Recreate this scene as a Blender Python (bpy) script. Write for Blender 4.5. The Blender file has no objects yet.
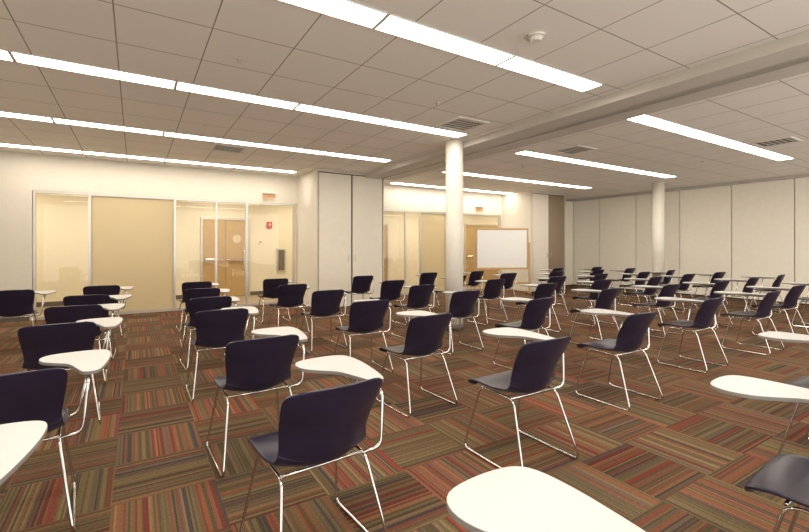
import bpy, bmesh, math, random
from mathutils import Vector, Matrix
random.seed(7)
scene = bpy.context.scene
COL = scene.collection
H = 1.30; HC = 3.0
WY = 10.13; EX = 13.0; WX = -3.0; SY = -1.2

# ------------------------------------------------------------------ materials
def newmat(name):
    m = bpy.data.materials.new(name); m.use_nodes = True
    nt = m.node_tree; b = nt.nodes.get("Principled BSDF")
    return m, nt, b
def simple(name, col, rough=0.5, metal=0.0, noise=0.015, scale=8.0, bump=0.0, spec=0.5):
    m, nt, b = newmat(name)
    tc = nt.nodes.new("ShaderNodeTexCoord"); n = nt.nodes.new("ShaderNodeTexNoise")
    n.inputs["Scale"].default_value = scale; n.inputs["Detail"].default_value = 3
    nt.links.new(tc.outputs["Object"], n.inputs["Vector"])
    r = nt.nodes.new("ShaderNodeValToRGB")
    r.color_ramp.elements[0].position = .3; r.color_ramp.elements[1].position = .7
    r.color_ramp.elements[0].color = [c*(1-noise) for c in col]+[1]
    r.color_ramp.elements[1].color = [min(1, c*(1+noise)) for c in col]+[1]
    nt.links.new(n.outputs["Fac"], r.inputs["Fac"]); nt.links.new(r.outputs["Color"], b.inputs["Base Color"])
    b.inputs["Roughness"].default_value = rough; b.inputs["Metallic"].default_value = metal
    b.inputs["Specular IOR Level"].default_value = spec
    return m
def emis(name, col, s, base=None):
    m, nt, b = newmat(name)
    b.inputs["Base Color"].default_value = (*(base or col), 1)
    b.inputs["Emission Color"].default_value = (*col, 1); b.inputs["Emission Strength"].default_value = s
    return m
def M(nt, op, a, b=None, c=None):
    n = nt.nodes.new("ShaderNodeMath"); n.operation = op
    for i, x in enumerate((a, b, c)):
        if x is None: continue
        if isinstance(x, (int, float)): n.inputs[i].default_value = x
        else: nt.links.new(x, n.inputs[i])
    return n.outputs[0]
def mixc(nt, fac, a, b, mode='MIX'):
    n = nt.nodes.new("ShaderNodeMix"); n.data_type = 'RGBA'; n.blend_type = mode
    if isinstance(fac, (int, float)): n.inputs[0].default_value = fac
    else: nt.links.new(fac, n.inputs[0])
    for i, x in ((6, a), (7, b)):
        if isinstance(x, tuple): n.inputs[i].default_value = (*x, 1)
        else: nt.links.new(x, n.inputs[i])
    return n.outputs[2]

MW = simple("wall_paint", (.74, .70, .61), .7)
MCOL = simple("column_paint", (.86, .82, .73), .6)
MWY = simple("corridor_paint", (.81, .755, .62), .7)
MPANEL = simple("partition_fabric", (.98, .935, .83), .75)
MSTORE = simple("closet_door_laminate", (.80, .75, .65), .6)
MBROWN = simple("brown_recess_panel", (.30, .23, .16), .6)
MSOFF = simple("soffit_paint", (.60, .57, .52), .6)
MFRAME = simple("cream_frame_paint", (.66, .61, .52), .5)
MDARK = simple("dark_gap", (.03, .028, .025), .6)
MBASE = simple("rubber_base", (.12, .10, .085), .6)
MALU = simple("satin_aluminium", (.66, .64, .60), .35, .9)
MCHROME = simple("chrome", (.68, .67, .66), .08, 1.0, noise=.02)
MSHELL = simple("navy_plastic", (.016, .0125, .032), .32, noise=.12, spec=.5)
MTAB = simple("white_laminate", (.60, .60, .60), .32, noise=.01)
MEDGE = simple("grey_edge_band", (.25, .235, .22), .5)
MWB = simple("whiteboard_enamel", (.80, .80, .78), .2, noise=.01)
MDISC = simple("frosted_round_window", (.66, .56, .40), .3, noise=.01)
MWHITE = simple("white_enamel_metal", (.78, .75, .69), .5)
MVENT = simple("vent_louvre_paint", (.50, .46, .41), .5)
MVENTD = simple("vent_shadow", (.12, .105, .09), .6)
MRED = simple("red_enamel", (.55, .03, .02), .4)
MCAB = simple("cabinet_glazing", (.16, .13, .10), .2)
MFLOORC = simple("corridor_stone_tile", (.35, .28, .20), .35, noise=.15)
MLIGHT = emis("diffuser_lens", (1.0, .905, .775), 15.0)
MEXIT = emis("exit_letters_glow", (1.0, .36, .10), .85, (.1, .02, .005))

def wood(name, c1, c2):
    m, nt, b = newmat(name)
    tc = nt.nodes.new("ShaderNodeTexCoord"); mp = nt.nodes.new("ShaderNodeMapping")
    mp.inputs["Scale"].default_value = (14, 14, 1.2)
    nt.links.new(tc.outputs["Object"], mp.inputs[0])
    n = nt.nodes.new("ShaderNodeTexNoise"); n.inputs["Scale"].default_value = 2; n.inputs["Detail"].default_value = 6
    nt.links.new(mp.outputs[0], n.inputs["Vector"])
    nt.links.new(mixc(nt, n.outputs["Fac"], c1, c2), b.inputs["Base Color"])
    b.inputs["Roughness"].default_value = .4
    return m
MWOOD = wood("maple_veneer", (.42, .27, .11), (.58, .40, .19))

def glass_clear():
    m, nt, b = newmat("clear_glass"); nt.nodes.remove(b)
    out = nt.nodes["Material Output"]
    t = nt.nodes.new("ShaderNodeBsdfTransparent"); t.inputs[0].default_value = (.97, .96, .93, 1)
    g = nt.nodes.new("ShaderNodeBsdfGlossy"); g.inputs["Roughness"].default_value = .02
    lw = nt.nodes.new("ShaderNodeFresnel"); lw.inputs[0].default_value = 1.6
    ge = nt.nodes.new("ShaderNodeNewGeometry")
    f = M(nt, 'MULTIPLY', lw.outputs[0], M(nt, 'SUBTRACT', 1.0, ge.outputs["Backfacing"]))
    mx = nt.nodes.new("ShaderNodeMixShader")
    nt.links.new(f, mx.inputs[0]); nt.links.new(t.outputs[0], mx.inputs[1]); nt.links.new(g.outputs[0], mx.inputs[2])
    nt.links.new(mx.outputs[0], out.inputs[0]); return m
def glass_frost():
    m, nt, b = newmat("frosted_glass"); nt.nodes.remove(b)
    out = nt.nodes["Material Output"]
    t = nt.nodes.new("ShaderNodeBsdfTranslucent"); t.inputs[0].default_value = (.86, .79, .62, 1)
    d = nt.nodes.new("ShaderNodeBsdfPrincipled"); d.inputs["Base Color"].default_value = (.62, .565, .44, 1); d.inputs["Roughness"].default_value = .16
    n = nt.nodes.new("ShaderNodeTexNoise"); n.inputs["Scale"].default_value = 2
    mx = nt.nodes.new("ShaderNodeMixShader")
    f = M(nt, 'MULTIPLY_ADD', n.outputs["Fac"], .1, .33)
    nt.links.new(f, mx.inputs[0]); nt.links.new(t.outputs[0], mx.inputs[1]); nt.links.new(d.outputs[0], mx.inputs[2])
    nt.links.new(mx.outputs[0], out.inputs[0]); return m
MGL = glass_clear(); MFR = glass_frost()

def carpet():
    m, nt, b = newmat("striped_carpet_tile")
    tc = nt.nodes.new("ShaderNodeTexCoord"); sp = nt.nodes.new("ShaderNodeSeparateXYZ")
    nt.links.new(tc.outputs["Object"], sp.inputs[0])
    x, y = sp.outputs[0], sp.outputs[1]
    S = 0.48
    xs = M(nt, 'DIVIDE', M(nt, 'ADD', x, 60.1), S); ys = M(nt, 'DIVIDE', M(nt, 'ADD', y, 60.25), S)
    cx = M(nt, 'FLOOR', xs); cy = M(nt, 'FLOOR', ys)
    par = M(nt, 'MODULO', M(nt, 'ADD', cx, cy), 2.0)
    par = M(nt, 'GREATER_THAN', par, .5)
    s = M(nt, 'ADD', M(nt, 'MULTIPLY', x, par), M(nt, 'MULTIPLY', y, M(nt, 'SUBTRACT', 1.0, par)))
    l = M(nt, 'ADD', M(nt, 'MULTIPLY', y, par), M(nt, 'MULTIPLY', x, M(nt, 'SUBTRACT', 1.0, par)))
    def cmb(a, bb, c):
        n = nt.nodes.new("ShaderNodeCombineXYZ")
        for i, v in enumerate((a, bb, c)):
            if isinstance(v, (int, float)): n.inputs[i].default_value = v
            else: nt.links.new(v, n.inputs[i])
        return n.outputs[0]
    def white(a, bb, c):
        wn = nt.nodes.new("ShaderNodeTexWhiteNoise"); wn.noise_dimensions = '3D'
        nt.links.new(cmb(a, bb, c), wn.inputs["Vector"]); return wn.outputs["Value"]
    line = white(M(nt, 'FLOOR', M(nt, 'MULTIPLY', s, 104.0)), cx, cy)
    band = white(M(nt, 'FLOOR', M(nt, 'MULTIPLY', s, 30.0)), M(nt, 'ADD', cx, 31), cy)
    def ramp(fac, lst):
        r1 = nt.nodes.new("ShaderNodeValToRGB"); r1.color_ramp.interpolation = 'CONSTANT'; cr = r1.color_ramp
        cr.elements[0].position = 0; cr.elements[0].color = (*lst[0][1], 1)
        cr.elements[1].position = lst[1][0]; cr.elements[1].color = (*lst[1][1], 1)
        for p, c in lst[2:]:
            e = cr.elements.new(p); e.color = (*c, 1)
        nt.links.new(fac, r1.inputs["Fac"]); return r1.outputs["Color"]
    c1 = ramp(band, [(0, (.130, .098, .048)), (.26, (.085, .062, .048)), (.38, (.165, .118, .055)), (.56, (.215, .052, .033)),
             (.72, (.125, .076, .047)), (.86, (.205, .085, .038)), (.94, (.100, .072, .068))])
    c2 = ramp(line, [(0, (.036, .027, .023)), (.28, (.150, .112, .056)), (.58, (.23, .050, .032)), (.74, (.085, .066, .050)), (.90, (.27, .175, .085))])
    col = mixc(nt, .50, c1, c2)
    n3 = nt.nodes.new("ShaderNodeTexNoise"); n3.inputs["Scale"].default_value = 1; n3.inputs["Detail"].default_value = 2
    nt.links.new(cmb(M(nt, 'MULTIPLY', s, 210), M(nt, 'MULTIPLY', l, 60), 0.0), n3.inputs["Vector"])
    tilev = white(cx, cy, 3.0)
    k = M(nt, 'MULTIPLY', M(nt, 'MULTIPLY_ADD', n3.outputs["Fac"], 1.0, .45), M(nt, 'MULTIPLY_ADD', tilev, .22, .88))
    k = M(nt, 'MULTIPLY', k, M(nt, 'MULTIPLY_ADD', par, .24, .88))
    cc = nt.nodes.new("ShaderNodeCombineColor")
    for i in range(3): nt.links.new(k, cc.inputs[i])
    col = mixc(nt, 1.0, col, cc.outputs[0], 'MULTIPLY')
    nt.links.new(col, b.inputs["Base Color"])
    b.inputs["Roughness"].default_value = .95; b.inputs["Specular IOR Level"].default_value = .1
    bp = nt.nodes.new("ShaderNodeBump"); bp.inputs["Strength"].default_value = .4; bp.inputs["Distance"].default_value = .003
    nt.links.new(n3.outputs["Fac"], bp.inputs["Height"]); nt.links.new(bp.outputs["Normal"], b.inputs["Normal"])
    return m
MCARPET = carpet()

SP = 2.24; S0 = 2.84; SW = .25; RO = .33
def ceilmat():
    m, nt, b = newmat("acoustic_ceiling_tile")
    tc = nt.nodes.new("ShaderNodeTexCoord"); sp = nt.nodes.new("ShaderNodeSeparateXYZ")
    nt.links.new(tc.outputs["Object"], sp.inputs[0]); x, y = sp.outputs[0], sp.outputs[1]
    y = M(nt, 'SUBTRACT', y, M(nt, 'MULTIPLY', M(nt, 'GREATER_THAN', x, 5.0), RO))
    fx = M(nt, 'FRACT', M(nt, 'DIVIDE', M(nt, 'ADD', x, 64.13), .64))
    dx = M(nt, 'MULTIPLY', M(nt, 'SUBTRACT', .5, M(nt, 'ABSOLUTE', M(nt, 'SUBTRACT', fx, .5))), .64)
    w = M(nt, 'MULTIPLY', M(nt, 'FRACT', M(nt, 'DIVIDE', M(nt, 'ADD', y, 10*SP-S0), SP)), SP)
    P = (SP-SW)/3
    ww = M(nt, 'DIVIDE', M(nt, 'SUBTRACT', w, SW/2), P)
    fy = M(nt, 'FRACT', ww)
    dy = M(nt, 'MULTIPLY', M(nt, 'SUBTRACT', .5, M(nt, 'ABSOLUTE', M(nt, 'SUBTRACT', fy, .5))), P)
    d = M(nt, 'MINIMUM', dx, dy)
    line = M(nt, 'LESS_THAN', d, .005)
    n = nt.nodes.new("ShaderNodeTexNoise"); n.inputs["Scale"].default_value = 130; n.inputs["Detail"].default_value = 3
    nt.links.new(tc.outputs["Object"], n.inputs["Vector"])
    c = mixc(nt, n.outputs["Fac"], (.84, .81, .76), (.94, .91, .86))
    c = mixc(nt, line, c, (.34, .30, .26))
    nt.links.new(c, b.inputs["Base Color"]); b.inputs["Roughness"].default_value = .9
    return m
MCEIL = ceilmat()

# ------------------------------------------------------------------ mesh helpers
def obj_from_bm(name, bm, mat, parent=None, smooth=False):
    me = bpy.data.meshes.new(name); bm.to_mesh(me); bm.free()
    for mm in (mat if isinstance(mat, list) else [mat]): me.materials.append(mm)
    if smooth:
        for p in me.polygons: p.use_smooth = True
    o = bpy.data.objects.new(name, me); COL.objects.link(o)
    if parent: o.parent = parent
    return o
def add_box(bm, x0, x1, y0, y1, z0, z1, mi=0):
    vs = [bm.verts.new((x, y, z)) for x in (x0, x1) for y in (y0, y1) for z in (z0, z1)]
    for f in ((0, 1, 3, 2), (4, 6, 7, 5), (0, 4, 5, 1), (2, 3, 7, 6), (0, 2, 6, 4), (1, 5, 7, 3)):
        fc = bm.faces.new([vs[i] for i in f]); fc.material_index = mi
def boxes(name, lst, mat, parent=None, bevel=0.0):
    bm = bmesh.new()
    for b in lst: add_box(bm, *b)
    bmesh.ops.recalc_face_normals(bm, faces=bm.faces)
    o = obj_from_bm(name, bm, mat, parent)
    if bevel > 0:
        md = o.modifiers.new("Bevel", 'BEVEL'); md.width = bevel; md.segments = 2; md.limit_method = 'ANGLE'
    return o
def add_tube(bm, pts, r, segs=8, corner=.03, closed=False):
    P = [Vector(p) for p in pts]; n = len(P); path = []
    for i in range(n):
        if not closed and i in (0, n-1): path.append(P[i]); continue
        a, b, c = P[(i-1) % n], P[i], P[(i+1) % n]
        k = min(corner, (a-b).length*.45, (c-b).length*.45)
        s = b+(a-b).normalized()*k; e = b+(c-b).normalized()*k
        for j in range(5):
            t = j/4; path.append(s*(1-t)**2+b*2*t*(1-t)+e*t*t)
    m = len(path); rings = []
    t0 = (path[1]-path[0]).normalized(); nrm = t0.orthogonal().normalized()
    for i in range(m):
        if closed: tg = (path[(i+1) % m]-path[i-1]).normalized()
        else: tg = (path[min(i+1, m-1)]-path[max(i-1, 0)]).normalized()
        nrm = (nrm-tg*nrm.dot(tg)).normalized(); bn = tg.cross(nrm)
        rings.append([bm.verts.new(path[i]+(nrm*math.cos(2*math.pi*k/segs)+bn*math.sin(2*math.pi*k/segs))*r) for k in range(segs)])
    R = m if closed else m-1
    for i in range(R):
        A, B = rings[i], rings[(i+1) % m]
        off = 0
        if closed and i == m-1:
            off = min(range(segs), key=lambda q: (A[0].co-B[q].co).length)
        for k in range(segs):
            bm.faces.new((A[k], A[(k+1) % segs], B[(k+1+off) % segs], B[(k+off) % segs]))
    if not closed:
        bm.faces.new(list(reversed(rings[0]))); bm.faces.new(rings[-1])
def tubes(name, lst, r, mat, parent=None, **kw):
    bm = bmesh.new()
    for p in lst: add_tube(bm, p, r, **kw)
    bmesh.ops.recalc_face_normals(bm, faces=bm.faces)
    return obj_from_bm(name, bm, mat, parent, True)
def cyl(name, c, r, z0, z1, mat, parent=None, segs=32, r2=None):
    bm = bmesh.new(); r2 = r if r2 is None else r2
    A = [bm.verts.new((c[0]+r*math.cos(2*math.pi*k/segs), c[1]+r*math.sin(2*math.pi*k/segs), z0)) for k in range(segs)]
    B = [bm.verts.new((c[0]+r2*math.cos(2*math.pi*k/segs), c[1]+r2*math.sin(2*math.pi*k/segs), z1)) for k in range(segs)]
    for k in range(segs):
        f = bm.faces.new((A[k], A[(k+1) % segs], B[(k+1) % segs], B[k])); f.smooth = True
    bm.faces.new(list(reversed(A))); bm.faces.new(B)
    return obj_from_bm(name, bm, mat, parent)
def empty(name, loc, label=None, category=None, group=None, rz=0):
    e = bpy.data.objects.new(name, None); e.empty_display_size = .1; COL.objects.link(e)
    e.location = loc; e.rotation_euler = (0, 0, rz)
    if label: e["label"] = label
    if category: e["category"] = category
    if group: e["group"] = group
    return e
def struct(o, label=None, cat=None):
    o["kind"] = "structure"
    o["label"] = label or o.name.replace("_", " "); o["category"] = cat or o.name.split("_")[0]
    return o
def clone(th, loc, rz=0.0, label=None):
    n = th.copy(); COL.objects.link(n); n.location = loc; n.rotation_euler = (0, 0, rz)
    if label: n["label"] = label
    for c in th.children:
        k = c.copy(); COL.objects.link(k); k.parent = n
        k.matrix_parent_inverse = c.matrix_parent_inverse.copy()
        for g in c.children:
            gk = g.copy(); COL.objects.link(gk); gk.parent = k
    return n

# ------------------------------------------------------------------ room shell
struct(boxes("floor", [(WX-.1, EX+.3, SY-.1, WY, -.1, 0)], MCARPET), "striped rust, olive and brown carpet tiles laid quarter-turned", "floor")
struct(boxes("ceiling", [(WX-.1, EX+.3, SY-.1, WY+.12, HC, HC+.1)], MCEIL), "beige acoustic tile ceiling on a thin grid", "ceiling")
GX0, GX1, GT = -1.57, 3.28, 2.345
RX0, RX1 = 5.05, 9.95
struct(boxes("wall_north", [(WX, GX0, WY, WY+.12, 0, HC), (GX0, GX1, WY, WY+.12, GT, HC), (GX1, RX0, WY, WY+.12, 0, HC),
      (RX0, RX1, WY, WY+.12, GT, HC), (RX1, EX+.2, WY, WY+.12, 0, HC)], MW), "cream painted wall above and between glass fronts", "wall")
struct(boxes("wall_west", [(WX-.1, WX, SY, WY, 0, HC)], MW), "cream painted side wall", "wall")
struct(boxes("wall_east", [(EX+.12, EX+.22, SY, WY, 0, HC)], MDARK), "wall behind folding partition, coloured dark as gap shade", "wall")  # dark colour stands in for shadow in the gaps between panels
struct(boxes("baseboard_north", [(WX, GX0-.03, WY-.012, WY, 0, .1), (RX1+.1, EX, WY-.012, WY, 0, .1)], MBASE), "dark rubber base along wall", "baseboard")
for i, (x0, x1, y0) in enumerate(((GX1+.02, 4.92, 8.82), (9.98, 11.50, 8.9))):
    nm = "wall_closet" if i == 0 else "wall_alcove"
    struct(boxes(nm, [(x0, x1, y0+.05, WY, 0, HC)], MW), "cream painted closet housing stacked partition panels", "wall")
    struct(boxes("trim_%d" % (i+1), [(x0, x0+.02, y0-.005, y0+.05, 0, HC), (x1-.02, x1, y0-.005, y0+.05, 0, HC), (x0+.02, x1-.02, y0-.005, y0+.05, HC-.06, HC)], MFRAME), "cream frame around closet doors", "trim")
    struct(boxes("trim_%d" % (i+11), [(x0+.021, x1-.021, y0+.03, y0+.049, 0, HC-.06)], MDARK), "dark reveal behind closet doors", "trim")
    w = (x1-x0-.04)/2
    for k in range(2):
        a = x0+.02+k*w+.018; bb = a+w-.036
        brown = (i == 1 and k == 1)
        d = boxes("door_%d" % (i*2+k+1), [(a, bb, y0+(.012 if brown else 0), y0+.028, .01, HC-.078)], MBROWN if brown else MSTORE, bevel=.004)
        struct(d, "tall brown recessed closet panel" if brown else "tall cream flush closet door panel", "door")
        hx = bb-.07 if k == 0 else a+.05
        boxes("door_pull", [(hx, hx+.02, y0-.015, y0+(.012 if brown else 0), 1.0, 1.14)], MALU, d)
BZ = HC-.10
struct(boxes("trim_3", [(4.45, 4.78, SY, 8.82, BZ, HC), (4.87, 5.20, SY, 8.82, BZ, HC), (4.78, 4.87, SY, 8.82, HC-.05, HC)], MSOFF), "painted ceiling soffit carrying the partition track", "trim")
struct(boxes("trim_4", [(4.755, 4.78, SY, 8.80, BZ-.006, BZ), (4.87, 4.895, SY, 8.80, BZ-.006, BZ)], MALU), "aluminium partition track rails", "trim")
struct(boxes("trim_6", [(4.785, 4.865, SY, 8.80, HC-.065, HC-.05)], MDARK), "dark slot of partition track", "trim")
for i, (x, y) in enumerate(((4.33, 5.45), (11.52, 6.05))):
    e = empty("round_column", (x, y, 0), "round cream painted structural column rising to ceiling", "column", "round columns")
    cyl("column_shaft", (0, 0), .14, 0, HC, MCOL, e, 48)
    cyl("column_base", (0, 0), .145, 0, .1, MBASE, e, 48)
struct(boxes("trim_5", [(EX-.02, EX+.12, SY, WY, HC-.08, HC)], MSOFF), "painted head track over folding partition", "trim")
edges = [10.1, 8.72, 7.50, 6.25, 5.0, 3.75, 2.5, 1.25, 0.0, -1.2]
def panel(x, y, h, rz=0):
    e = empty("partition_panel", (x, y, 0), "tall cream fabric folding partition panel with dark seams", "partition panel", "folding partition panels along the wall", rz)
    boxes("panel_face", [(0, .1, -h+.011, h-.011, .03, HC-.085)], MPANEL, e, bevel=.004)
    boxes("floor_seal", [(.02, .08, -h+.016, h-.016, 0, .03)], MDARK, e)
for a, b in zip(edges[:-1], edges[1:]): panel(EX, (a+b)/2, (a-b)/2)
panel(12.62, 9.70, .34, math.pi/2)

# ------------------------------------------------------------------ glazed fronts
def glazing(idx, mull, kinds, doors):
    fr = []
    y0, y1 = WY+.01, WY+.07
    fr.append((mull[0], mull[-1], y0, y1, GT-.045, GT)); fr.append((mull[0], mull[-1], y0, y1, 0, .05))
    for m in mull: fr.append((m-.020, m+.020, y0-.005, y1+.005, 0, GT))
    o = struct(boxes("window_%d" % idx, fr, MALU), "full-height aluminium framed interior glass front", "window")
    for i, k in enumerate(kinds):
        g = boxes("glass_pane", [(mull[i]+.020, mull[i+1]-.020, WY+.036, WY+.044, .05, GT-.045)], MFR if k else MGL, o)
        if k: g["label"] = "frosted tan glass pane"
    for x in doors:
        tubes("pull_handle", [[(x, WY-.0, .8), (x, WY-.05, .82), (x, WY-.05, 1.23), (x, WY, 1.25)]], .011, MALU, o, corner=.02)
    return o
glazing(1, [GX0+.03, -.73, .70, 1.50, 2.13, GX1-.06], [0, 1, 0, 0, 0], [2.07])
glazing(2, [RX0+.03, 6.35, 6.85, 7.75, 8.3, RX1-.06], [0, 0, 1, 0, 0], [8.36])
CY = 12.4
struct(boxes("floor_corridor", [(WX, EX+.2, WY, CY+.1, -.1, -.001)], MFLOORC), "tan stone corridor floor", "floor")
struct(boxes("ceiling_corridor", [(WX, EX+.2, WY+.12, CY+.1, 2.75, 2.85)], MW), "painted corridor ceiling", "ceiling")
struct(boxes("wall_corridor", [(WX, EX+.2, CY, CY+.1, 0, 2.75), (WX-.1, WX, WY, CY, 0, 2.75), (EX+.2, EX+.3, WY, CY, 0, 2.75)], MWY), "warm cream corridor wall", "wall")
struct(boxes("baseboard_corridor", [(WX, 1.42, CY-.012, CY, 0, .1), (2.7, 5.6, CY-.012, CY, 0, .1), (12.3, EX, CY-.012, CY, 0, .1)], MBASE), "dark base in corridor", "baseboard")
def wooddoor(idx, x0, x1, top, n=1, win=()):
    o = struct(boxes("door_%d" % idx, [(x0-.05, x0, CY-.06, CY, 0, top+.05), (x1, x1+.05, CY-.06, CY, 0, top+.05), (x0, x1, CY-.06, CY, top, top+.05)], MALU),
               "maple veneer corridor door in metal frame", "door")
    w = (x1-x0)/n
    for k in range(n):
        lf = boxes("door_leaf", [(x0+k*w+.004, x0+(k+1)*w-.004, CY-.045, CY-.002, .01, top-.004)], MWOOD, o, bevel=.003)
        a, c = x0+k*w+.05, x0+(k+1)*w-.05
        tubes("push_bar", [[(a, CY-.045, 1.0), (a, CY-.10, 1.0), (c, CY-.10, 1.0), (c, CY-.045, 1.0)]], .018, MCHROME, lf, corner=.01)
        if k in win:
            bm = bmesh.new(); cxx = x0+(k+.5)*w; r = .11
            vs = [bm.verts.new((cxx+r*math.cos(a*math.pi/12), CY-.048, 1.55+r*math.sin(a*math.pi/12))) for a in range(24)]
            f = bm.faces.new(vs); ex = bmesh.ops.extrude_face_region(bm, geom=[f])
            bmesh.ops.translate(bm, verts=[v for v in ex['geom'] if isinstance(v, bmesh.types.BMVert)], vec=(0, -.008, 0))
            bmesh.ops.recalc_face_normals(bm, faces=bm.faces)
            obj_from_bm("round_window", bm, MDISC, lf)
wooddoor(5, 1.50, 2.62, 2.05, 2, (1,))
wooddoor(6, 6.1, 7.0, 2.05, 1)
wooddoor(7, 10.35, 12.1, 2.15, 2)
e = empty("fire_alarm_strobe", (3.22, CY, 1.95), "red fire alarm horn strobe on corridor wall", "fire alarm")
boxes("alarm_body", [(-.07, .07, -.05, 0, -.09, .09)], MRED, e, bevel=.008); boxes("strobe_lens", [(-.018, .018, -.065, -.05, -.02, .04)], MWB, e, bevel=.004)
e = empty("fire_extinguisher_cabinet", (3.55, CY, .95), "recessed metal fire extinguisher cabinet with dark glass", "cabinet")
boxes("cabinet_frame", [(-.13, -.09, -.04, 0, -.33, .33), (.09, .13, -.04, 0, -.33, .33), (-.09, .09, -.04, 0, .29, .33), (-.09, .09, -.04, 0, -.33, -.29)], MALU, e)
boxes("cabinet_door", [(-.09, .09, -.02, 0, -.29, .29)], MCAB, e)
e = empty("wall_thermostat", (2.98, CY, 1.45), "small white thermostat on corridor wall", "thermostat")
boxes("thermostat_body", [(-.04, .04, -.025, 0, -.06, .06)], MWHITE, e, bevel=.006); boxes("thermostat_display", [(-.025, .025, -.028, -.025, 0, .035)], MEDGE, e)

def exit_sign(x, y, z):
    e = empty("exit_sign", (x, y, z), "edge-lit exit sign with glowing orange letters above glass front", "exit sign", "exit signs")
    boxes("sign_housing", [(-.15, .15, -.06, 0, .08, .105)], MWHITE, e, bevel=.005)
    boxes("sign_panel", [(-.145, .145, -.035, -.027, -.08, .08)], MGL, e)
    cu = bpy.data.curves.new("exit_text", 'FONT'); cu.body = "EXIT"; cu.size = .15; cu.align_x = 'CENTER'; cu.align_y = 'CENTER'; cu.extrude = .003
    t = bpy.data.objects.new("tmp", cu); COL.objects.link(t)
    bpy.context.view_layer.update()
    me = bpy.data.meshes.new_from_object(t.evaluated_get(bpy.context.evaluated_depsgraph_get()))
    bpy.data.objects.remove(t)
    me.materials.clear(); me.materials.append(MEXIT)
    L = bpy.data.objects.new("sign_lettering", me); COL.objects.link(L); L.parent = e
    L.location = (0, -.042, 0); L.rotation_euler = (math.pi/2, 0, 0)
exit_sign(2.62, WY, 2.47); exit_sign(9.0, WY, 2.48)

# ------------------------------------------------------------------ light fixtures
def make_fixture():
    e = empty("linear_light_fixture", (0, 0, HC), "slim recessed linear fluorescent fixture with glowing lens", "ceiling light", "linear ceiling lights")
    L = .64-.004; a = SW/2; b = a-.010
    boxes("fixture_trim", [(-L, L, -a, -b, -.012, 0), (-L, L, b, a, -.012, 0), (-L, -L+.012, -b, b, -.012, 0), (L-.012, L, -b, b, -.012, 0)], MWHITE, e)
    boxes("light_lens", [(-L+.012, L-.012, -b, b, -.008, -.001)], MLIGHT, e)
    return e
proto = make_fixture(); first = True
def place_fix(x, y):
    global first
    if first:
        proto.location = (x, y, HC); first = False
    else: clone(proto, (x, y, HC))
rows = [S0-SP*1.0, S0, S0+SP, S0+2*SP, S0+3*SP-.06]  # first row is out of view, added to brighten the room and east wall
for j, y in enumerate(rows):
    xe = (4.20, 4.12, 4.20, 4.20, 3.05)[j]
    k = 0
    while xe-1.28*(k+1) > WX: place_fix(xe-.64-1.28*k, y); k += 1
    for k in range((5, 4, 4, 4, 4)[j]): place_fix((5.4, 5.45, 5.75, 5.8, 5.65)[j]+.64+1.28*k, y+(RO if j < 4 else .22))

def diffuser(x, y):
    e = empty("air_diffuser", (x, y, HC), "square ceiling air diffuser with dark louvres", "air vent", "ceiling air diffusers")
    s = .26
    boxes("diffuser_frame", [(-s, s, -s, -s+.04, -.015, 0), (-s, s, s-.04, s, -.015, 0), (-s, -s+.04, -s+.04, s-.04, -.015, 0), (s-.04, s, -s+.04, s-.04, -.015, 0)], MWHITE, e)
    boxes("diffuser_plenum", [(-s+.04, s-.04, -s+.04, s-.04, -.004, -.001)], MVENTD, e)
    for k in range(5):
        boxes("diffuser_louvre", [(-s+.04, s-.04, -s+.07+k*.078, -s+.095+k*.078, -.014, -.006)], MVENT, e)
for p in ((3.8, 4.62), (1.35, 7.85), (6.45, 4.80), (8.7, 2.74)): diffuser(*p)
def detector(x, y):
    e = empty("smoke_detector", (x, y, HC), "round white smoke detector on ceiling tile", "smoke detector")
    cyl("detector_base", (0, 0), .07, -.02, 0, MWHITE, e); cyl("detector_head", (0, 0), .035, -.05, -.02, MWHITE, e, r2=.058)
detector(2.72, 2.38)
def sprinkler(x, y):
    e = empty("sprinkler_head", (x, y, HC), "small white recessed ceiling sprinkler", "sprinkler", "ceiling sprinklers")
    cyl("sprinkler_escutcheon", (0, 0), .03, -.006, 0, MWHITE, e, 20); cyl("sprinkler_deflector", (0, 0), .014, -.03, -.006, MALU, e, 12)
for p in ((.8, 4.1), (3.0, 4.1), (.8, 6.5), (3.0, 6.5), (6.8, 6.3), (9.4, 4.1)): sprinkler(*p)

# ------------------------------------------------------------------ whiteboard
wb = empty("mobile_whiteboard", (8.54, 8.66, 0), "mobile whiteboard in maple frame on wooden stand", "whiteboard", rz=-math.radians(27))
hw, z0, z1 = .74, .72, 1.84
boxes("board_surface", [(-hw+.04, hw-.04, -.012, .012, z0+.04, z1-.04)], MWB, wb)
boxes("board_frame", [(-hw, hw, -.022, .022, z1-.045, z1), (-hw, hw, -.022, .022, z0, z0+.045), (-hw, -hw+.045, -.022, .022, z0+.045, z1-.045), (hw-.045, hw, -.022, .022, z0+.045, z1-.045)], MWOOD, wb, bevel=.004)
boxes("marker_tray", [(-hw+.05, hw-.05, -.09, -.022, z0-.005, z0+.012)], MWOOD, wb)
for s in (-1, 1):
    boxes("stand_leg", [(s*(hw+.03)-.02, s*(hw+.03)+.02, -.02, .02, .1, 1.45), (s*(hw+.03)-.022, s*(hw+.03)+.022, -.27, .27, .07, .12)], MWOOD, wb, bevel=.004)
    for yy in (-.23, .23):
        tubes("caster", [[(s*(hw+.03)-.012, yy, .035), (s*(hw+.03)+.012, yy, .035)]], .035, MDARK, wb, segs=16)
boxes("stand_rail", [(-hw-.02, hw+.02, -.015, .015, .30, .36)], MWOOD, wb)

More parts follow.
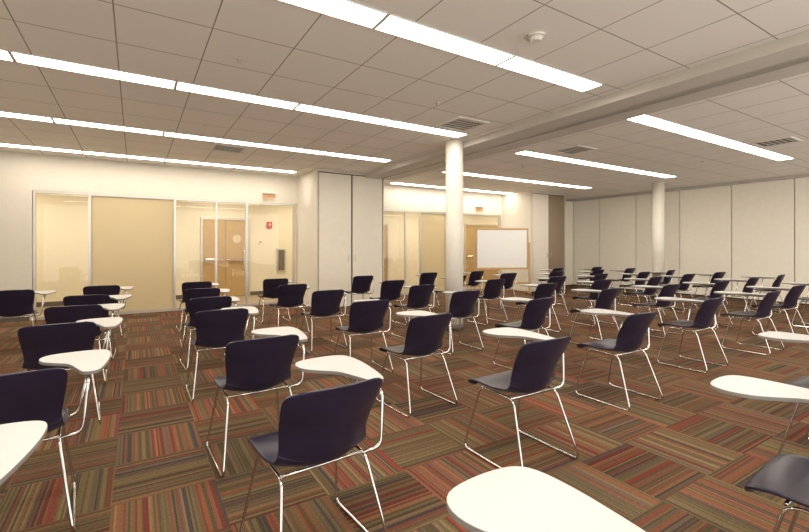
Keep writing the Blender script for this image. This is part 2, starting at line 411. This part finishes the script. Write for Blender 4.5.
# ------------------------------------------------------------------ writing chair
def interp(pts, n, closed=False):
    out = []; m = len(pts)
    rng = m if closed else m-1
    for i in range(rng):
        p = [Vector(pts[(i+k) % m] if closed else pts[max(0, min(m-1, i+k))]) for k in (-1, 0, 1, 2)]
        for j in range(n):
            t = j/n
            out.append(.5*((2*p[1])+(-p[0]+p[2])*t+(2*p[0]-5*p[1]+4*p[2]-p[3])*t*t+(-p[0]+3*p[1]-3*p[2]+p[3])*t**3))
    if not closed: out.append(Vector(pts[-1]))
    return out
def shell(name, prof, parent):
    # prof rows: (y, z, halfwidth, forward curl, raise)
    rows = interp(prof, 4); NU = 16; bm = bmesh.new(); g = []
    for r in rows:
        line = []
        for k in range(NU+1):
            u = -1+2*k/NU
            line.append(bm.verts.new((u*r[2], r[0]+r[3]*u*u, r[1]+r[4]*u*u)))
        g.append(line)
    for i in range(len(g)-1):
        for k in range(NU): bm.faces.new((g[i][k], g[i][k+1], g[i+1][k+1], g[i+1][k]))
    bmesh.ops.recalc_face_normals(bm, faces=bm.faces)
    o = obj_from_bm(name, bm, MSHELL, parent, True)
    sd = o.modifiers.new("Solidify", 'SOLIDIFY'); sd.thickness = .012; sd.offset = 0
    bv = o.modifiers.new("Bevel", 'BEVEL'); bv.width = .004; bv.segments = 2; bv.limit_method = 'ANGLE'; bv.angle_limit = math.radians(50)
    return o
def make_chair():
    e = empty("writing_chair", (0, 0, 0), "dark navy plastic classroom chair with white tablet arm and chrome legs", "chair", "tablet-arm chairs in the classroom")
    shell("seat", [(.455, .395, .135, -.02, .0), (.452, .412, .185, -.012, .0), (.435, .430, .205, -.005, .005), (.36, .437, .213, 0, .014), (.22, .425, .214, 0, .024), (.10, .422, .208, .006, .038), (.050, .430, .201, .024, .048), (.022, .455, .195, .045, .048)], e)
    shell("backrest", [(.022, .455, .195, .045, .048), (.006, .49, .192, .058, .034), (-.008, .54, .194, .064, .014), (-.030, .61, .203, .062, .004), (-.055, .67, .211, .056, 0), (-.074, .72, .2155, .049, -.001), (-.083, .745, .212, .044, -.002), (-.088, .761, .200, .038, -.003), (-.090, .769, .176, .031, -.003), (-.091, .772, .145, .023, -.002)], e)
    for s in (-1, 1):
        tubes("leg_frame", [[(s*.185, .05, .412), (s*.240, -.085, .0085), (s*.240, .43, .0085), (s*.185, .33, .416)]], .007, MCHROME, e, corner=.045, closed=True)
    tubes("seat_support", [[(-.185, .33, .416), (.185, .33, .416)]], .007, MCHROME, e)
    tubes("seat_support", [[(-.185, .07, .412), (.185, .07, .412)]], .007, MCHROME, e)
    tubes("tablet_arm", [[(.18, .07, .408), (.275, .06, .415), (.295, .08, .655), (.30, .22, .662), (.25, .55, .662)]], .008, MCHROME, e, corner=.05)
    tubes("tablet_brace", [[(.185, .33, .412), (.26, .34, .43), (.30, .32, .662)]], .007, MCHROME, e, corner=.05)
    out = interp([(.275, .135), (.325, .125), (.355, .18), (.385, .32), (.405, .48), (.400, .60), (.355, .655), (.24, .672), (.13, .655), (.085, .59), (.095, .50), (.15, .425), (.215, .35), (.250, .22)], 4, True)
    bm = bmesh.new(); zt = .690; th = .018
    A = [bm.verts.new((p[0], p[1], zt-th)) for p in out]; B = [bm.verts.new((p[0], p[1], zt)) for p in out]
    bm.faces.new(list(reversed(A))); bm.faces.new(B); n = len(out)
    for k in range(n):
        f = bm.faces.new((A[k], A[(k+1) % n], B[(k+1) % n], B[k])); f.material_index = 1
    bmesh.ops.recalc_face_normals(bm, faces=bm.faces)
    o = obj_from_bm("writing_tablet", bm, [MTAB, MEDGE], e); o["label"] = "white laminate paddle-shaped writing tablet with grey edge"
    bv = o.modifiers.new("Bevel", 'BEVEL'); bv.width = .003; bv.segments = 2; bv.limit_method = 'ANGLE'; bv.angle_limit = math.radians(50)
    return e
ch = make_chair()
# world floor positions (x, y, rotation in degrees)
C = [(.665, 1.62, 4), (2.06, 1.76, 0), (-.48, 2.50, 5), (.655, 2.68, 2), (2.01, 2.86, 3), (3.56, 2.04, -1),
     (-.46, 3.92, 4), (-.48, 5.05, 2), (-.46, 6.1, -2), (-.40, 7.5, 3), (-1.32, 7.3, 4), (-1.55, 5.2, 0),
     (.645, 4.06, 0), (.70, 5.15, 3), (.76, 6.3, -2), (.83, 7.55, 2),
     (2.03, 3.95, -2), (2.08, 5.2, 1), (1.97, 6.3, 3), (2.08, 7.6, -2),
     (3.66, 3.17, 3), (3.5, 4.2, -2), (3.52, 5.2, 1), (3.62, 6.2, 0), (3.72, 7.5, 2),
     (.57, .20, 3), (2.12, .26, 5), (3.60, .62, 0), (-.66, 1.34, 0),
     (5.25, 2.22, 0), (5.33, 3.45, 2), (5.3, 4.45, -2), (5.25, 5.5, 0), (5.3, 6.6, 2), (5.4, 7.7, 0)]
for xi, x in enumerate((6.75, 8.15, 9.6, 11.0)):
    for yi, y in enumerate((1.15, 2.25, 3.35, 4.45, 5.5, 6.6, 7.6)):
        if y < 1.5 and x < 8: continue
        xx = x+random.uniform(-.08, .08); yy = y+random.uniform(-.1, .1)
        if abs(xx-8.6) < .9 and yy > 7.3: continue
        C.append((xx, yy, random.uniform(-6, 6)))
for i, (x, y, r) in enumerate(C):
    if i == 0: ch.location = (x, y, 0); ch.rotation_euler = (0, 0, math.radians(r))
    else: clone(ch, (x, y, 0), math.radians(r))

# ------------------------------------------------------------------ corridor lamps
MWL = emis("warm_lens", (1, .88, .70), 8)
def lamp(x):
    e = empty("corridor_light", (x, 11.3, 2.75), "round recessed warm corridor ceiling light", "ceiling light", "corridor ceiling lights")
    cyl("lamp_trim", (0, 0), .13, -.012, 0, MWHITE, e)
    cyl("lamp_lens", (0, 0), .11, -.016, -.012, MWL, e)
    l = bpy.data.lights.new("corridor_lamp", 'AREA'); l.shape = 'DISK'; l.size = .5; l.energy = 26; l.color = (1, .88, .69)
    o = bpy.data.objects.new("corridor_lamp", l); COL.objects.link(o); o.parent = e; o.location = (0, 0, -.03)
for x in (-2.2, -.2, 1.8, 3.8, 6.0, 8.0, 10.0, 12.0): lamp(x)

w = bpy.data.worlds.new("World"); scene.world = w; w.use_nodes = True
w.node_tree.nodes["Background"].inputs[0].default_value = (1.0, .955, .88, 1); w.node_tree.nodes["Background"].inputs[1].default_value = 2.3  # warm background added as fill light through the open south side

# ------------------------------------------------------------------ camera
cam = bpy.data.cameras.new("camera"); co = bpy.data.objects.new("camera", cam); COL.objects.link(co)
co.location = (0, 0, H); co.rotation_euler = (math.pi/2, 0, -math.radians(31.9))
cam.sensor_width = 36; cam.lens = 36*433/809; cam.shift_y = -18/809; cam.clip_start = .02
scene.camera = co
scene.view_settings.view_transform = 'Standard'
